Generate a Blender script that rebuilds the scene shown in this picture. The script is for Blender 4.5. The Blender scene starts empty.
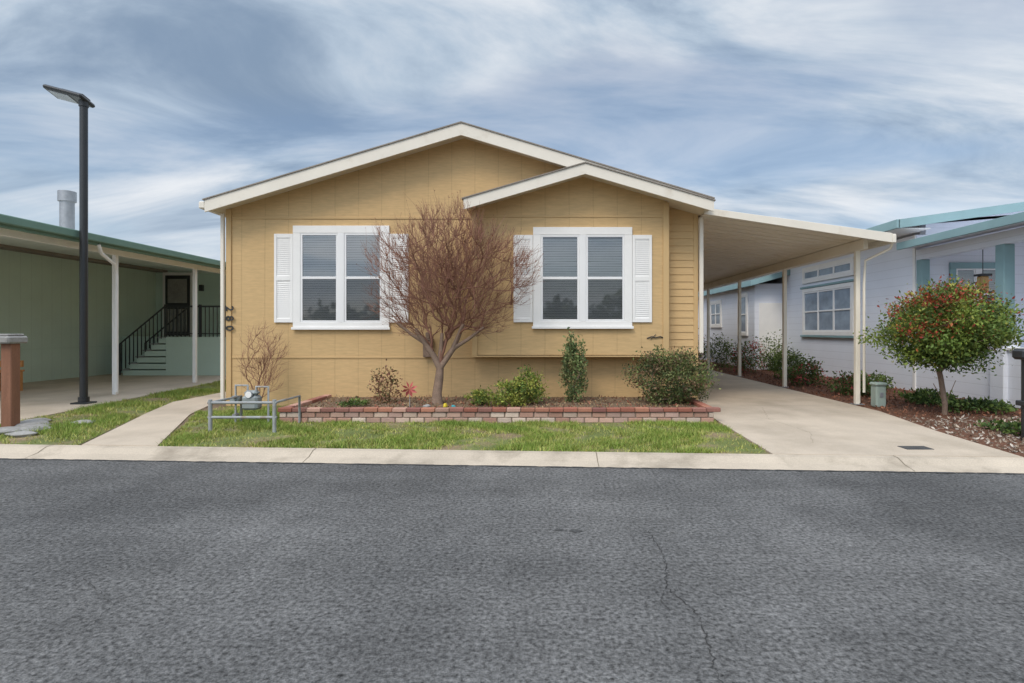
import bpy, math, random
import numpy as np
from mathutils import Vector
random.seed(7); rng=np.random.default_rng(7)
scene=bpy.context.scene
scene.view_settings.view_transform='Standard'; scene.view_settings.look='None'; scene.view_settings.exposure=0
COL=scene.collection

# ------------------------------------------------------------ materials
def lk(nt,a,b): nt.links.new(a,b)
def M(name,col,rough=.8,var=.12,scale=2.0,fvar=0.0,fscale=60,bump=0.0,bscale=80,stretch=(1,1,1),attr=False,spec=.3,metal=0,groove=None,dist=.01,trans=0.0,dirt=None,streak=None):
    m=bpy.data.materials.new(name); m.use_nodes=True; nt=m.node_tree; N=nt.nodes
    b=N['Principled BSDF']; b.inputs['Roughness'].default_value=rough
    b.inputs['Specular IOR Level'].default_value=spec; b.inputs['Metallic'].default_value=metal
    g=N.new('ShaderNodeNewGeometry'); mp=N.new('ShaderNodeMapping'); mp.inputs['Scale'].default_value=stretch
    lk(nt,g.outputs['Position'],mp.inputs['Vector'])
    def noise(s,det=3,r=.6,src=None):
        n=N.new('ShaderNodeTexNoise'); n.inputs['Scale'].default_value=s; n.inputs['Detail'].default_value=det; n.inputs['Roughness'].default_value=r
        lk(nt,src or mp.outputs[0],n.inputs['Vector']); return n.outputs['Fac']
    def mr(src,a,b_,lo=.25,hi=.75):
        r=N.new('ShaderNodeMapRange'); r.inputs[1].default_value=lo; r.inputs[2].default_value=hi; r.inputs[3].default_value=a; r.inputs[4].default_value=b_
        lk(nt,src,r.inputs[0]); return r.outputs[0]
    def mul(a,b_):
        x=N.new('ShaderNodeMath'); x.operation='MULTIPLY'; lk(nt,a,x.inputs[0]); lk(nt,b_,x.inputs[1]); return x.outputs[0]
    if attr:
        at=N.new('ShaderNodeAttribute'); at.attribute_name='Col'; c=at.outputs['Color']
    else:
        rg=N.new('ShaderNodeRGB'); rg.outputs[0].default_value=(*col,1); c=rg.outputs[0]
    if dirt:
        dc,ds,lo,hi=dirt
        mx=N.new('ShaderNodeMixRGB'); lk(nt,mr(noise(ds,5,.65),0,1,lo,hi),mx.inputs[0]); lk(nt,c,mx.inputs[1]); mx.inputs[2].default_value=(*dc,1); c=mx.outputs[0]
    f=mr(noise(scale),1-var,1+var)
    if fvar: f=mul(f,mr(noise(fscale,2,.7),1-fvar,1+fvar))
    for stv in (streak or []):
        m2=N.new('ShaderNodeMapping'); m2.inputs['Scale'].default_value=stv[0]; m2.inputs['Rotation'].default_value=(0,0,stv[2] if len(stv)>2 else 0); lk(nt,g.outputs['Position'],m2.inputs['Vector'])
        f=mul(f,mr(noise(1.0,4,.6,m2.outputs[0]),1-stv[1],1+stv[1]))
    gro=None
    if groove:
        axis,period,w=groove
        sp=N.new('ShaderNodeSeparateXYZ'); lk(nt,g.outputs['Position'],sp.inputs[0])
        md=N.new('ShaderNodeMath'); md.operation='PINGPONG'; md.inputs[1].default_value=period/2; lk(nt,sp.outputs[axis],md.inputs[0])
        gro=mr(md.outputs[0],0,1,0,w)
        f=mul(f,mr(gro,.84,1,0,1))  # slight crease shade painted into the groove colour, besides the bump
    vm=N.new('ShaderNodeVectorMath'); vm.operation='SCALE'; lk(nt,c,vm.inputs[0]); lk(nt,f,vm.inputs['Scale'])
    lk(nt,vm.outputs[0],b.inputs['Base Color'])
    if bump or groove:
        bp=N.new('ShaderNodeBump'); bp.inputs['Distance'].default_value=dist; bp.inputs['Strength'].default_value=bump if bump else .5
        h=noise(bscale,2,.65)
        if gro is not None:
            ad=N.new('ShaderNodeMath'); ad.operation='MULTIPLY_ADD'; lk(nt,h,ad.inputs[0]); ad.inputs[1].default_value=.35; lk(nt,gro,ad.inputs[2]); h=ad.outputs[0]
        lk(nt,h,bp.inputs['Height']); lk(nt,bp.outputs[0],b.inputs['Normal'])
    if trans:
        tr=N.new('ShaderNodeBsdfTranslucent'); lk(nt,vm.outputs[0],tr.inputs[0]); ms=N.new('ShaderNodeMixShader'); ms.inputs[0].default_value=trans
        lk(nt,b.outputs[0],ms.inputs[1]); lk(nt,tr.outputs[0],ms.inputs[2]); lk(nt,ms.outputs[0],N['Material Output'].inputs[0])
    return m
TAN=(.58,.40,.200)
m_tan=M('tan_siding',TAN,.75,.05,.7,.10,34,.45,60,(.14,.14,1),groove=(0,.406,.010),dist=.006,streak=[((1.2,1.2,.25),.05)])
m_lap=M('tan_lap',TAN,.75,.06,.8,.06,30,.2,60,(.15,.15,1),dist=.004)
m_trimtan=M('tan_trim',(.56,.385,.19),.7,.05,2)
m_white=M('white_paint',(.82,.81,.79),.5,.04,3,.02,40,.05,60)
m_fascia=M('cream_fascia',(.76,.71,.62),.6,.05,2,dirt=((.58,.50,.40),1.8,.58,.8))
m_cream=M('cream_metal',(.80,.74,.63),.5,.05,1.5,dirt=((.62,.54,.41),1.3,.55,.8))
m_soffit=M('soffit',(.66,.58,.44),.7,.05,2)
m_shingle=M('shingle',(.27,.24,.21),.9,.15,2,.3,60,.5,40)
m_vinyl=M('vinyl',(.80,.80,.80),.35,.02,2)
m_blind=M('blind',(.88,.88,.87),.5,.05,3)
m_dark=M('dark_interior',(.08,.08,.085),.8,.1,2)
m_black=M('black_metal',(.025,.027,.03),.4,.1,5,spec=.5)
m_asphalt=M('asphalt',(.100,.099,.098),.9,.18,.8,.80,38,1.0,55,(1,1,1),dist=.014,dirt=((.158,.155,.151),.32,.38,.66),streak=[((.22,1.7,1),.16),((2.2,.3,1),.12,.25),((9,9,1),.14)],spec=.2)
m_crack=M('crack',(.035,.034,.033),.95,.3,8)
m_patch=M('asphalt_patch',(.068,.067,.066),.9,.25,6,.4,80,.5,120)
m_conc=M('concrete',(.53,.445,.35),.85,.09,.9,.12,90,.25,120,dist=.004,dirt=((.38,.315,.24),.7,.47,.75),streak=[((1.3,.35,1),.10)])
m_conc2=M('concrete_gutter',(.50,.425,.335),.85,.14,1.2,.14,80,.3,100,dist=.004,dirt=((.27,.225,.17),1.5,.48,.72))
m_joint=M('joint',(.17,.14,.10),.95,.3,6)
m_soil=M('soil',(.20,.145,.095),.95,.25,2,.35,50,.8,40,dist=.02)
m_grassbase=M('grass_base',(.15,.18,.055),.95,.25,2,.4,50,.8,60,dist=.02,dirt=((.27,.20,.12),1.3,.47,.62))
m_mulch=M('mulch',(.16,.075,.045),.95,.3,3,.5,45,1,45,dist=.03)
m_col=M('mix_col',(1,1,1),.85,.10,6,.12,60,.3,80,attr=True,dist=.004)
m_leaf=M('leaf',(1,1,1),.55,.12,5,attr=True,trans=.2)
m_blade=M('grass_blade',(1,1,1),.6,.15,1.5,attr=True)
m_bark=M('bark',(.25,.175,.13),.85,.2,10,.2,60,.4,60)
m_twig=M('twig',(.25,.125,.085),.8,.25,4)
m_sage=M('sage_siding',(.56,.70,.62),.8,.05,1,.04,40,.2,60,groove=(1,.3,.01))
m_sage2=M('sage_front',(.54,.68,.60),.8,.05,1,.04,40,.2,60)
m_green=M('green_trim',(.15,.25,.20),.6,.1,2)
m_pale=M('pale_siding',(.74,.77,.84),.75,.04,1,.03,40,.2,60,groove=(2,.2,.010),dist=.007)
m_teal=M('teal_trim',(.24,.37,.39),.6,.08,2)
m_galv=M('galvanised',(.34,.35,.37),.45,.15,6,metal=.6)
m_pipe=M('grey_pipe',(.33,.345,.35),.6,.15,8,dirt=((.27,.2,.15),6,.52,.68))
m_meter=M('meter_grey',(.28,.31,.31),.5,.12,8,dirt=((.22,.18,.14),7,.52,.72))
m_util=M('utility_green',(.34,.41,.36),.6,.1,4)
m_wood=M('brown_wood',(.24,.115,.07),.75,.2,3,.2,50,.3,40,(4,4,.5))
m_orange=M('orange_wood',(.50,.24,.09),.7,.15,3)
m_rock=M('rock',(.30,.29,.275),.9,.2,4,.2,30,.6,25)
def glass(name,ior,tint):
    m=bpy.data.materials.new(name); m.use_nodes=True; nt=m.node_tree; N=nt.nodes; N.remove(N['Principled BSDF'])
    f=N.new('ShaderNodeFresnel'); f.inputs[0].default_value=ior
    t=N.new('ShaderNodeBsdfTransparent'); t.inputs[0].default_value=(*tint,1)
    g=N.new('ShaderNodeBsdfGlossy'); g.inputs['Roughness'].default_value=.03
    x=N.new('ShaderNodeMixShader'); lk(nt,f.outputs[0],x.inputs[0]); lk(nt,t.outputs[0],x.inputs[1]); lk(nt,g.outputs[0],x.inputs[2]); lk(nt,x.outputs[0],N['Material Output'].inputs[0]); return m
def screen():
    m=bpy.data.materials.new('insect_screen'); m.use_nodes=True; nt=m.node_tree; N=nt.nodes; b=N['Principled BSDF']
    b.inputs['Base Color'].default_value=(.08,.085,.09,1); b.inputs['Roughness'].default_value=.8
    t=N.new('ShaderNodeBsdfTransparent'); x=N.new('ShaderNodeMixShader'); x.inputs[0].default_value=.36
    lk(nt,t.outputs[0],x.inputs[1]); lk(nt,b.outputs[0],x.inputs[2]); lk(nt,x.outputs[0],N['Material Output'].inputs[0]); return m
m_glass=glass('window_glass',2.5,(.92,.95,.97)); m_screen=screen()
m_glass2=M('curtained_glass',(.25,.31,.38),.25,.35,1.6,spec=.15,stretch=(1,1,1.6))

# ------------------------------------------------------------ mesh helpers
def empty(name):
    e=bpy.data.objects.new(name,None); e.empty_display_size=.2; COL.objects.link(e); return e
def mk(name,v,f,mat,parent=None,cols=None,smooth=False):
    me=bpy.data.meshes.new(name)
    v=v.tolist() if hasattr(v,'tolist') else v; f=f.tolist() if hasattr(f,'tolist') else f
    me.from_pydata(v,[],f)
    if mat: me.materials.append(mat)
    if cols is not None:
        ca=me.color_attributes.new(name='Col',type='FLOAT_COLOR',domain='CORNER')
        k=len(f[0]); c=np.ones((len(f),4),dtype=np.float32); c[:,:3]=np.clip(cols,0,1)
        ca.data.foreach_set('color',np.repeat(c,k,axis=0).ravel())
    if smooth: me.polygons.foreach_set('use_smooth',[True]*len(me.polygons))
    me.update()
    o=bpy.data.objects.new(name,me); COL.objects.link(o)
    if parent: o.parent=parent
    return o
def fixn(o):
    import bmesh
    b=bmesh.new(); b.from_mesh(o.data); bmesh.ops.recalc_face_normals(b,faces=b.faces); b.to_mesh(o.data); b.free()
def bevel(o,w=.006,s=1):
    m=o.modifiers.new('bevel','BEVEL'); m.width=w; m.segments=s; m.limit_method='ANGLE'; return o
BF=[(0,3,2,1),(4,5,6,7),(0,1,5,4),(1,2,6,5),(2,3,7,6),(3,0,4,7)]
def bv(x0,x1,y0,y1,z0,z1): return [(x0,y0,z0),(x1,y0,z0),(x1,y1,z0),(x0,y1,z0),(x0,y0,z1),(x1,y0,z1),(x1,y1,z1),(x0,y1,z1)]
def box(name,x0,x1,y0,y1,z0,z1,mat,parent=None,bw=.005):
    o=mk(name,bv(x0,x1,y0,y1,z0,z1),BF,mat,parent)
    if bw: bevel(o,bw)
    return o
def boxes(name,L,mat,parent=None,bw=0,cols=None):
    v=[];f=[]
    for i,b in enumerate(L):
        v+=bv(*b); f+=[tuple(8*i+k for k in q) for q in BF]
    c=None if cols is None else np.repeat(np.array(cols),6,axis=0)
    o=mk(name,v,f,mat,parent,cols=c)
    if bw: bevel(o,bw)
    return o
def prism(name,poly,a,b,mat,parent=None,axis='y',bw=0):
    n=len(poly)
    if axis=='y': v=[(p[0],a,p[1]) for p in poly]+[(p[0],b,p[1]) for p in poly]
    elif axis=='z': v=[(p[0],p[1],a) for p in poly]+[(p[0],p[1],b) for p in poly]
    else: v=[(a,p[0],p[1]) for p in poly]+[(b,p[0],p[1]) for p in poly]
    f=[tuple(range(n)),tuple(range(2*n-1,n-1,-1))]+[(i,i+n,(i+1)%n+n,(i+1)%n) for i in range(n)]
    o=mk(name,v,f,mat,parent); fixn(o)
    if bw: bevel(o,bw)
    return o
def sheet(name,poly,z,mat,parent=None):
    return mk(name,[(x,y,z) for x,y in poly],[tuple(range(len(poly)))],mat,parent)
def tube(name,pts,r,mat,parent=None,sides=12):
    c=bpy.data.curves.new(name,'CURVE'); c.dimensions='3D'; c.bevel_depth=r; c.bevel_resolution=max(1,sides//4-1); c.use_fill_caps=True
    s=c.splines.new('POLY'); s.points.add(len(pts)-1)
    for i,p in enumerate(pts): s.points[i].co=(*p,1)
    c.materials.append(mat)
    tmp=bpy.data.objects.new(name,c); COL.objects.link(tmp)
    bpy.context.view_layer.update()
    me=bpy.data.meshes.new_from_object(tmp.evaluated_get(bpy.context.evaluated_depsgraph_get()))
    bpy.data.objects.remove(tmp)
    o=bpy.data.objects.new(name,me); COL.objects.link(o)
    me.polygons.foreach_set('use_smooth',[True]*len(me.polygons))
    if parent: o.parent=parent
    return o
def nrm(a): return a/np.maximum(np.linalg.norm(a,axis=-1,keepdims=True),1e-9)

# ------------------------------------------------------------ vegetation helpers
def tubes(A,B,ra,rb,S=3):
    d=nrm(B-A); up=np.where(np.abs(d[:,2:3])>.9,np.array([[1,0,0]]),np.array([[0,0,1]])); u=nrm(np.cross(d,up)); w=np.cross(d,u)
    V=[]
    for (C,r) in ((A,ra),(B,rb)):
        r=np.broadcast_to(r,(len(A),))
        for k in range(S):
            an=2*math.pi*k/S; V.append(C+(u*math.cos(an)+w*math.sin(an))*r[:,None])
    V=np.stack(V,1).reshape(-1,3)
    base=(np.arange(len(A))*2*S)[:,None]
    F=np.concatenate([base+np.array([[k,(k+1)%S,S+(k+1)%S,S+k]]) for k in range(S)],0)
    return V,F
def grow(seedpts,seedpar,targets,step=.12,jit=.012,bias=1.5,r0=.003,pw=.5,sides=4,rmax=.2,order_from=None,ctl=.35):
    targets=np.array(targets,float)
    cap=len(seedpts)+len(targets)*14
    P=np.zeros((cap,3)); D=np.zeros((cap,3)); par=np.full(cap,-1); n=len(seedpts)
    for i,(p,q) in enumerate(zip(seedpts,seedpar)):
        P[i]=p; par[i]=q
        D[i]=nrm(np.array(p,float)-P[q]) if q>=0 else (0,0,1)
    o=np.array(seedpts[-1] if order_from is None else order_from)
    tips=[]
    for t in targets[np.argsort(np.linalg.norm(targets-o,axis=1))]:
        v=t-P[:n]; d=np.linalg.norm(v,axis=1)+1e-6; cs=(v*D[:n]).sum(1)/d
        k=int(np.argmin(d*(bias-cs))); L=d[k]; m=min(12,max(1,int(math.ceil(L/step))))
        if n+m>=cap: break
        a=P[k].copy(); c=a+D[k]*L*ctl; prev=k
        for j in range(1,m+1):
            s=j/m; p=(1-s)**2*a+2*s*(1-s)*c+s*s*t
            if j<m: p=p+rng.normal(0,jit,3)
            P[n]=p; par[n]=prev; D[n]=nrm(p-P[prev]); prev=n; n+=1
        tips.append(n-1)
    cnt=np.zeros(n); 
    haschild=np.zeros(n,bool); haschild[par[:n][par[:n]>=0]]=True
    cnt[~haschild]=1
    for i in range(n-1,-1,-1):
        if par[i]>=0: cnt[par[i]]+=cnt[i]
    R=np.minimum(r0*cnt**pw,rmax)
    idx=np.array([i for i in range(n) if par[i]>=0]); pa=par[idx]
    A=P[pa]; B=P[idx]; ra=np.minimum(R[pa],R[idx]*1.25); rb=R[idx]
    d=nrm(B-A)
    V,F=tubes(A,B+d*rb[:,None]*.3,ra,rb,sides)
    return V,F,P[:n],D[:n],np.array(tips)
def leaves(C,size,aspect=.5,dirs=None,spread=1.0,fold=.25):
    n=len(C); size=np.broadcast_to(size,(n,))[:,None]
    d=rng.normal(0,1,(n,3))*spread
    if dirs is not None: d=d+dirs
    d=nrm(d); r=nrm(np.cross(d,rng.normal(0,1,(n,3)))); u=np.cross(d,r)
    a=C; b=C+d*size*.5+r*size*aspect*.5+u*size*fold*.3; c=C+d*size; e=C+d*size*.5-r*size*aspect*.5+u*size*fold*.3
    V=np.stack([a,b,c,e],1).reshape(-1,3); F=np.arange(4*n).reshape(-1,4); return V,F
def pick(pal,n,w=None,v=.25):
    p=np.array(pal)[rng.choice(len(pal),n,p=w)]; return p*(1+rng.uniform(-v,v,(n,1)))
def bush(name,cx,cy,z0,rx,ry,rz,n,ls,pal,clusters=60,weights=None,spread=.22,trunkh=.0,up=.3,r0=.003,zc=None,shell=.55,barkmat=None,asp=.5,mixp=.35,redtop=None,jr=.10):
    e=empty(name)
    zc=z0+trunkh+rz*(.85) if zc is None else zc
    cc=nrm(rng.normal(0,1,(clusters,3)))*(shell+(1-shell)*rng.random((clusters,1)))
    cc*= (1+rng.normal(0,jr,(clusters,1)))
    cc[:,2]=np.maximum(cc[:,2],-.8)
    ctr=np.array([cx,cy,zc]); rad=np.array([rx,ry,rz]); pos=ctr+cc*rad*.85
    pos[:,2]=np.maximum(pos[:,2],z0+.05)
    if trunkh: seeds=[(cx,cy,z0-.03),(cx+.01,cy,z0+.15),(cx-.16,cy+.02,z0+.15+trunkh*.6),(cx+.14,cy-.05,z0+.15+trunkh*.7),(cx+.02,cy+.12,z0+.15+trunkh*.8)]; sp_=[-1,0,1,1,1]
    else: seeds=[(cx,cy,z0-.03),(cx+.01,cy,z0+.05)]; sp_=[-1,0]
    V,F,P,D,T=grow(seeds,sp_,pos,step=.1,r0=r0,bias=1.4,order_from=(cx,cy,z0))
    mk('stems',V,F,barkmat or m_bark,e,smooth=True)
    ci=rng.integers(0,clusters,n)
    off=rng.normal(0,1,(n,3))*spread*np.array([rx,ry,rz])*.8
    C=pos[ci]+off; C[:,2]=np.maximum(C[:,2],z0+.02)
    cidx=rng.choice(len(pal),clusters,p=weights)
    col=np.array(pal)[cidx][ci]
    mixc=np.array(pal)[rng.choice(len(pal),n,p=weights)]
    sel=rng.random((n,1))<mixp; col=np.where(sel,mixc,col)
    if redtop is not None:   # new growth: outer/upper leaves of some clusters turn red
        isr=(rng.random(clusters)<.50*np.clip(.45+cc[:,2],.12,1))[ci]
        outer=((off/rad)*nrm(cc)[ci]).sum(1)>-.02
        k=isr&outer&(rng.random(n)<.7)
        col[k]=np.array(redtop)[rng.integers(0,len(redtop),k.sum())]
    col=col*(1+rng.uniform(-.3,.3,(n,1)))*(1+rng.uniform(-.25,.25,(clusters,1)))[ci]
    dd=nrm(C-ctr)*.7+np.array([0,0,up])
    V,F=leaves(C,ls*rng.uniform(.6,1.3,n),asp,dd)
    mk('leaves',V,F,m_leaf,e,cols=col)
    return e
def inpoly(px,py,poly):
    inside=np.zeros(len(px),bool); n=len(poly)
    for i in range(n):
        x0,y0=poly[i]; x1,y1=poly[(i+1)%n]
        if y0==y1: continue
        c=((y0>py)!=(y1>py))&(px<(x1-x0)*(py-y0)/(y1-y0)+x0); inside^=c
    return inside
def patchn(x,y,s=1.0,ph=0):
    x=x+.35*np.sin(y*3.3+ph); y=y+.3*np.sin(x*2.3+1+ph)
    return (np.sin(x*2.1*s+ph)*np.cos(y*2.7*s+1.3+ph)+np.sin(x*4.3*s+y*3.1*s+ph*2)*.6+np.sin(x*9.7*s-y*8.3*s)*.45+np.cos(x*17*s+y*13*s)*.3)
def grass(name,poly,z,dens,parent,hgt=.045,ph=0,thin=.6):
    xs=[p[0] for p in poly]; ys=[p[1] for p in poly]
    A=(max(xs)-min(xs))*(max(ys)-min(ys)); n=int(A*dens)
    x=rng.uniform(min(xs),max(xs),n); y=rng.uniform(min(ys),max(ys),n)
    k=inpoly(x,y,poly); x=x[k]; y=y[k]
    pn=patchn(x,y,1,ph); k=rng.random(len(x))<np.clip(.58+thin*pn*.75,.05,1); x=x[k];y=y[k];pn=pn[k]; n=len(x)
    h=hgt*rng.uniform(.4,1.4,n)*(1+.3*np.clip(pn,-1,1)); an=rng.uniform(0,2*math.pi,n); w=.0045
    lean=rng.normal(0,.5,(n,2))*h[:,None]
    a=np.stack([x-np.cos(an)*w,y-np.sin(an)*w,np.full(n,z)],1); b=np.stack([x+np.cos(an)*w,y+np.sin(an)*w,np.full(n,z)],1)
    c=np.stack([x+lean[:,0],y+lean[:,1],z+h],1)
    V=np.stack([a,b,c],1).reshape(-1,3); F=np.arange(3*n).reshape(-1,3)
    g=np.array([[.19,.28,.045]]); yv=np.array([[.50,.43,.14]]); t=np.clip(.32-.3*pn+rng.normal(0,.27,n),0,1)[:,None]
    cols=(g*(1-t)+yv*t)*(1+rng.uniform(-.3,.3,(n,1)))
    mk(name,V,F,m_blade,parent,cols=cols)

# ------------------------------------------------------------ terrain & road
def E(X,off=0): return (X,5.83-.061*X+off)
sheet('ground',[(-300,-300),(300,-300),(300,300),(-300,300)],-.02,m_soil)
road=empty('road')
sheet('asphalt_surface',[(-120,-6),(120,-6),E(120),E(-120)],0,m_asphalt,road)
def ribbon(name,pts,w,z,mat,parent,amp=.02,seg=.05):
    P=[]
    for (a,b) in zip(pts[:-1],pts[1:]):
        L=math.dist(a,b); n=max(2,int(L/seg))
        for i in range(n): P.append([a[0]+(b[0]-a[0])*i/n+random.gauss(0,amp),a[1]+(b[1]-a[1])*i/n+random.gauss(0,amp)])
    v=[];f=[]
    for i,p in enumerate(P):
        q=P[min(i+1,len(P)-1)]; r=P[max(i-1,0)]; dx,dy=q[0]-r[0],q[1]-r[1]; l=math.hypot(dx,dy) or 1
        ww=w*random.uniform(.15,1.2); nx,ny=-dy/l*ww/2,dx/l*ww/2
        v+=[(p[0]+nx,p[1]+ny,z),(p[0]-nx,p[1]-ny,z)]
        if i: f.append((2*i-2,2*i-1,2*i+1,2*i))
    mk(name,v,f,mat,parent)
ribbon('crack_a',[(.72,3.95),(.74,3.5),(.66,3.1),(.75,2.8),(.70,2.3),(.78,1.6)],.0055,.004,m_crack,road,.006,.02)
ribbon('crack_b',[(.66,3.1),(.60,2.95),(.62,2.8)],.003,.004,m_crack,road,.005,.02)
ribbon('crack_c',[(2.2,3.95),(2.35,3.8),(2.42,3.6)],.004,.004,m_crack,road,.006,.03)
ribbon('crack_d',[(-4.3,5.0),(-3.7,4.9),(-3.2,5.0),(-2.7,4.85)],.004,.004,m_crack,road,.008,.03)
ribbon('crack_e',[(-2.6,3.2),(-2.2,2.9),(-2.1,2.5)],.003,.004,m_crack,road,.006,.02)
ribbon('crack_f',[(1.6,2.5),(1.9,2.3),(2.0,2.0)],.003,.004,m_crack,road,.006,.02)
def blob(name,x,y,rx,ry,z,mat,parent,n=22):
    pts=[(x+math.cos(2*math.pi*i/n)*rx*random.uniform(.5,1.2),y+math.sin(2*math.pi*i/n)*ry*random.uniform(.5,1.2)) for i in range(n)]
    sheet(name,pts,z,mat,parent)
blob('oil_stain_a',.22,3.96,.05,.035,.004,m_patch,road); blob('oil_stain_b',.10,3.98,.04,.025,.004,m_patch,road)
g=empty('gutter_kerb')
sec=[(0,.004),(.03,.012),(.16,.03),(.27,.075),(.36,.082),(.36,-.05),(0,-.05)]
v=[];f=[]
for X in (-60,60):
    for o_,z_ in sec: x_,y_=E(X,o_); v.append((x_,y_,z_))
k=len(sec); f=[(i,(i+1)%k,(i+1)%k+k,i+k) for i in range(k)]
o=mk('gutter',v,f,m_conc2,g); fixn(o)
for i in range(-8,9):
    X=i*3.1+.55
    x_,y_=E(X)
    v=[(X-.004,y_+.005,.008),(X+.004,y_+.005,.008),(X+.004,y_+.16,.034),(X-.004,y_+.16,.034),(X+.004,y_+.27,.079),(X-.004,y_+.27,.079),(X+.004,y_+.36,.086),(X-.004,y_+.36,.086)]
    mk('joint',v,[(0,1,2,3),(3,2,4,5),(5,4,6,7)],m_joint,g)
ribbon('gutter_dirt',[E(-12,-.015),E(0,-.015),E(8,-.015)],.05,.005,m_patch,g,.005,.06)
sheet('lot_terrain',[E(-120,.34),E(120,.34),(120,200),(-120,200)],.072,m_soil)
dw=empty('driveway')
dpoly=[E(2.42,.36),E(4.95,.36),(5.1,7.4),(5.42,9.2),(5.48,30),(2.62,30),(2.62,9.9),(2.5,8.2)]
prism('driveway_slab',dpoly,.05,.086,m_conc,dw,'z')
for y_ in (9.9,15.9): ribbon('control_joint',[(2.64,y_),(5.45,y_)],.010,.090,m_joint,dw,.001,.3)
ribbon('hairline',[(3.1,6.6),(3.4,7.3),(3.3,8.4),(3.7,9.7)],.004,.090,m_joint,dw,.008,.05)
box('meter_cover',3.98,4.28,6.25,6.43,.080,.091,m_patch,dw,.002)
wk=empty('walkway')
prism('walkway_slab',[E(-5.3,.36),E(-4.4,.36),(-5.55,8.9),(-6.0,10.4),(-6.0,22),(-6.8,22),(-6.8,10.4),(-6.3,9.0)],.05,.088,m_conc,wk,'z')
nd=empty('neighbor_driveway')
prism('slab',[E(-30,.36),E(-7.6,.36),(-7.55,7.5),(-8.45,15),(-8.45,22),(-30,22)],.05,.084,m_conc,nd,'z')
for y_ in (8.5,11.5,14.5): ribbon('control_joint',[(-20,y_),(-8.0-.06*(y_-7),y_)],.012,.088,m_joint,nd,.001,.3)
lawn=empty('lawn')
lp=[E(-4.38,.36),E(2.40,.36),(2.46,8.12),(-3.8,8.12),(-3.85,9.9),(-5.5,9.9),(-5.6,9.2)]
sheet('lawn_base',lp,.078,m_grassbase,lawn)
grass('grass_blades',[p for p in lp],.078,5800,lawn,.040,0,.8)
ln2=empty('lawn')
lp2=[E(-7.5,.36),E(-5.35,.36),(-6.32,9.0),(-6.82,10.4),(-6.82,19),(-8.42,19),(-8.42,15),(-7.5,7.5)]
sheet('lawn_base',lp2,.078,m_grassbase,ln2)
grass('grass_blades',lp2,.078,3300,ln2,.05,2)
bed=empty('mulch_bed')
bp=[E(4.98,.36),E(14,.36),(14,9.0),(7.98,9.0),(7.98,30),(5.5,30),(5.44,9.2),(5.12,7.4)]
sheet('mulch_base',bp,.078,m_mulch,bed)
n=15000; x=rng.uniform(5.0,9.5,n); y=5.6+rng.random(n)**1.6*16; k=inpoly(x,y,bp); x=x[k];y=y[k];n=len(x)
C=np.stack([x,y,.082+rng.random(n)*.02],1); V,F=leaves(C,rng.uniform(.025,.08,n),.45,np.array([[0,0,.0]])); V[:,2]=np.maximum(V[:,2],.08)
near=(y<8.6)[:,None]
cm=np.where(near,pick([(.40,.33,.26),(.24,.18,.13),(.48,.43,.37),(.20,.13,.09)],n),pick([(.24,.10,.055),(.15,.065,.04),(.32,.15,.09),(.10,.05,.035)],n))
mk('bark_chips',V,F,m_col,bed,cols=cm)

# ------------------------------------------------------------ windows
def window(P,x0,x1,z0,z1,y,units=2,trim=.13,name='window',tm=None,blind=True):
    tm=tm or m_white
    boxes(name+'_trim',[(x0,x1,y-.045,y,z1-trim,z1),(x0,x1,y-.045,y,z0,z0+trim*.9),(x0,x0+trim,y-.043,y,z0+trim*.9,z1-trim),(x1-trim,x1,y-.043,y,z0+trim*.9,z1-trim)],tm,P,.004)
    box(name+'_sill',x0-.02,x1+.02,y-.07,y-.046,z0-.01,z0+.035,tm,P,.004)
    ix0,ix1,iz0,iz1=x0+trim,x1-trim,z0+trim*.9,z1-trim
    mull=.11; w=(ix1-ix0-mull*(units-1))/units; fr=.035
    sash=[];sl=[];gl=[];sc=[]
    for u in range(units):
        a=ix0+u*(w+mull); b=a+w
        if u: sash.append((a-mull,a,y-.046,y,iz0,iz1))
        zm=(iz0+iz1)/2
        sash+=[(a,b,y-.038,y,iz1-fr,iz1),(a,b,y-.038,y,iz0,iz0+fr),(a,a+fr,y-.036,y,iz0+fr,iz1-fr),(b-fr,b,y-.036,y,iz0+fr,iz1-fr),(a+fr,b-fr,y-.040,y,zm-.022,zm+.022)]
        gl.append((a+fr,b-fr,iz0+fr,iz1-fr)); sc.append((a+fr,b-fr,iz0+fr,zm-.022))
        z=iz0+fr+.01
        while z<iz1-fr-.03 and blind:
            sl.append((a+fr+.004,b-fr-.004,z)); z+=.042
    boxes(name+'_sash',sash,m_vinyl,P,.003)
    v=[];f=[]
    for a,b,c,d in gl:
        k=len(v); v+=[(a,y-.030,c),(b,y-.030,c),(b,y-.030,d),(a,y-.030,d)]; f.append((k,k+1,k+2,k+3))
    mk(name+'_glass',v,f,m_glass,P)
    mk(name+'_dark',[(p[0],y-.002,p[2]) for p in v],f,m_dark,P)
    v=[];f=[]
    for a,b,c,d in sc:
        k=len(v); v+=[(a,y-.033,c),(b,y-.033,c),(b,y-.033,d),(a,y-.033,d)]; f.append((k,k+1,k+2,k+3))
    mk(name+'_screen',v,f,m_screen,P)
    if sl:
        v=[];f=[]
        for a,b,z in sl:
            k=len(v); t=random.uniform(-.0015,.0015); v+=[(a,y-.010,z+t),(b,y-.010,z-t),(b,y-.0045,z+.038-t),(a,y-.0045,z+.038+t)]; f.append((k,k+1,k+2,k+3))
        mk(name+'_blinds',v,f,m_blind,P)
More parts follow.
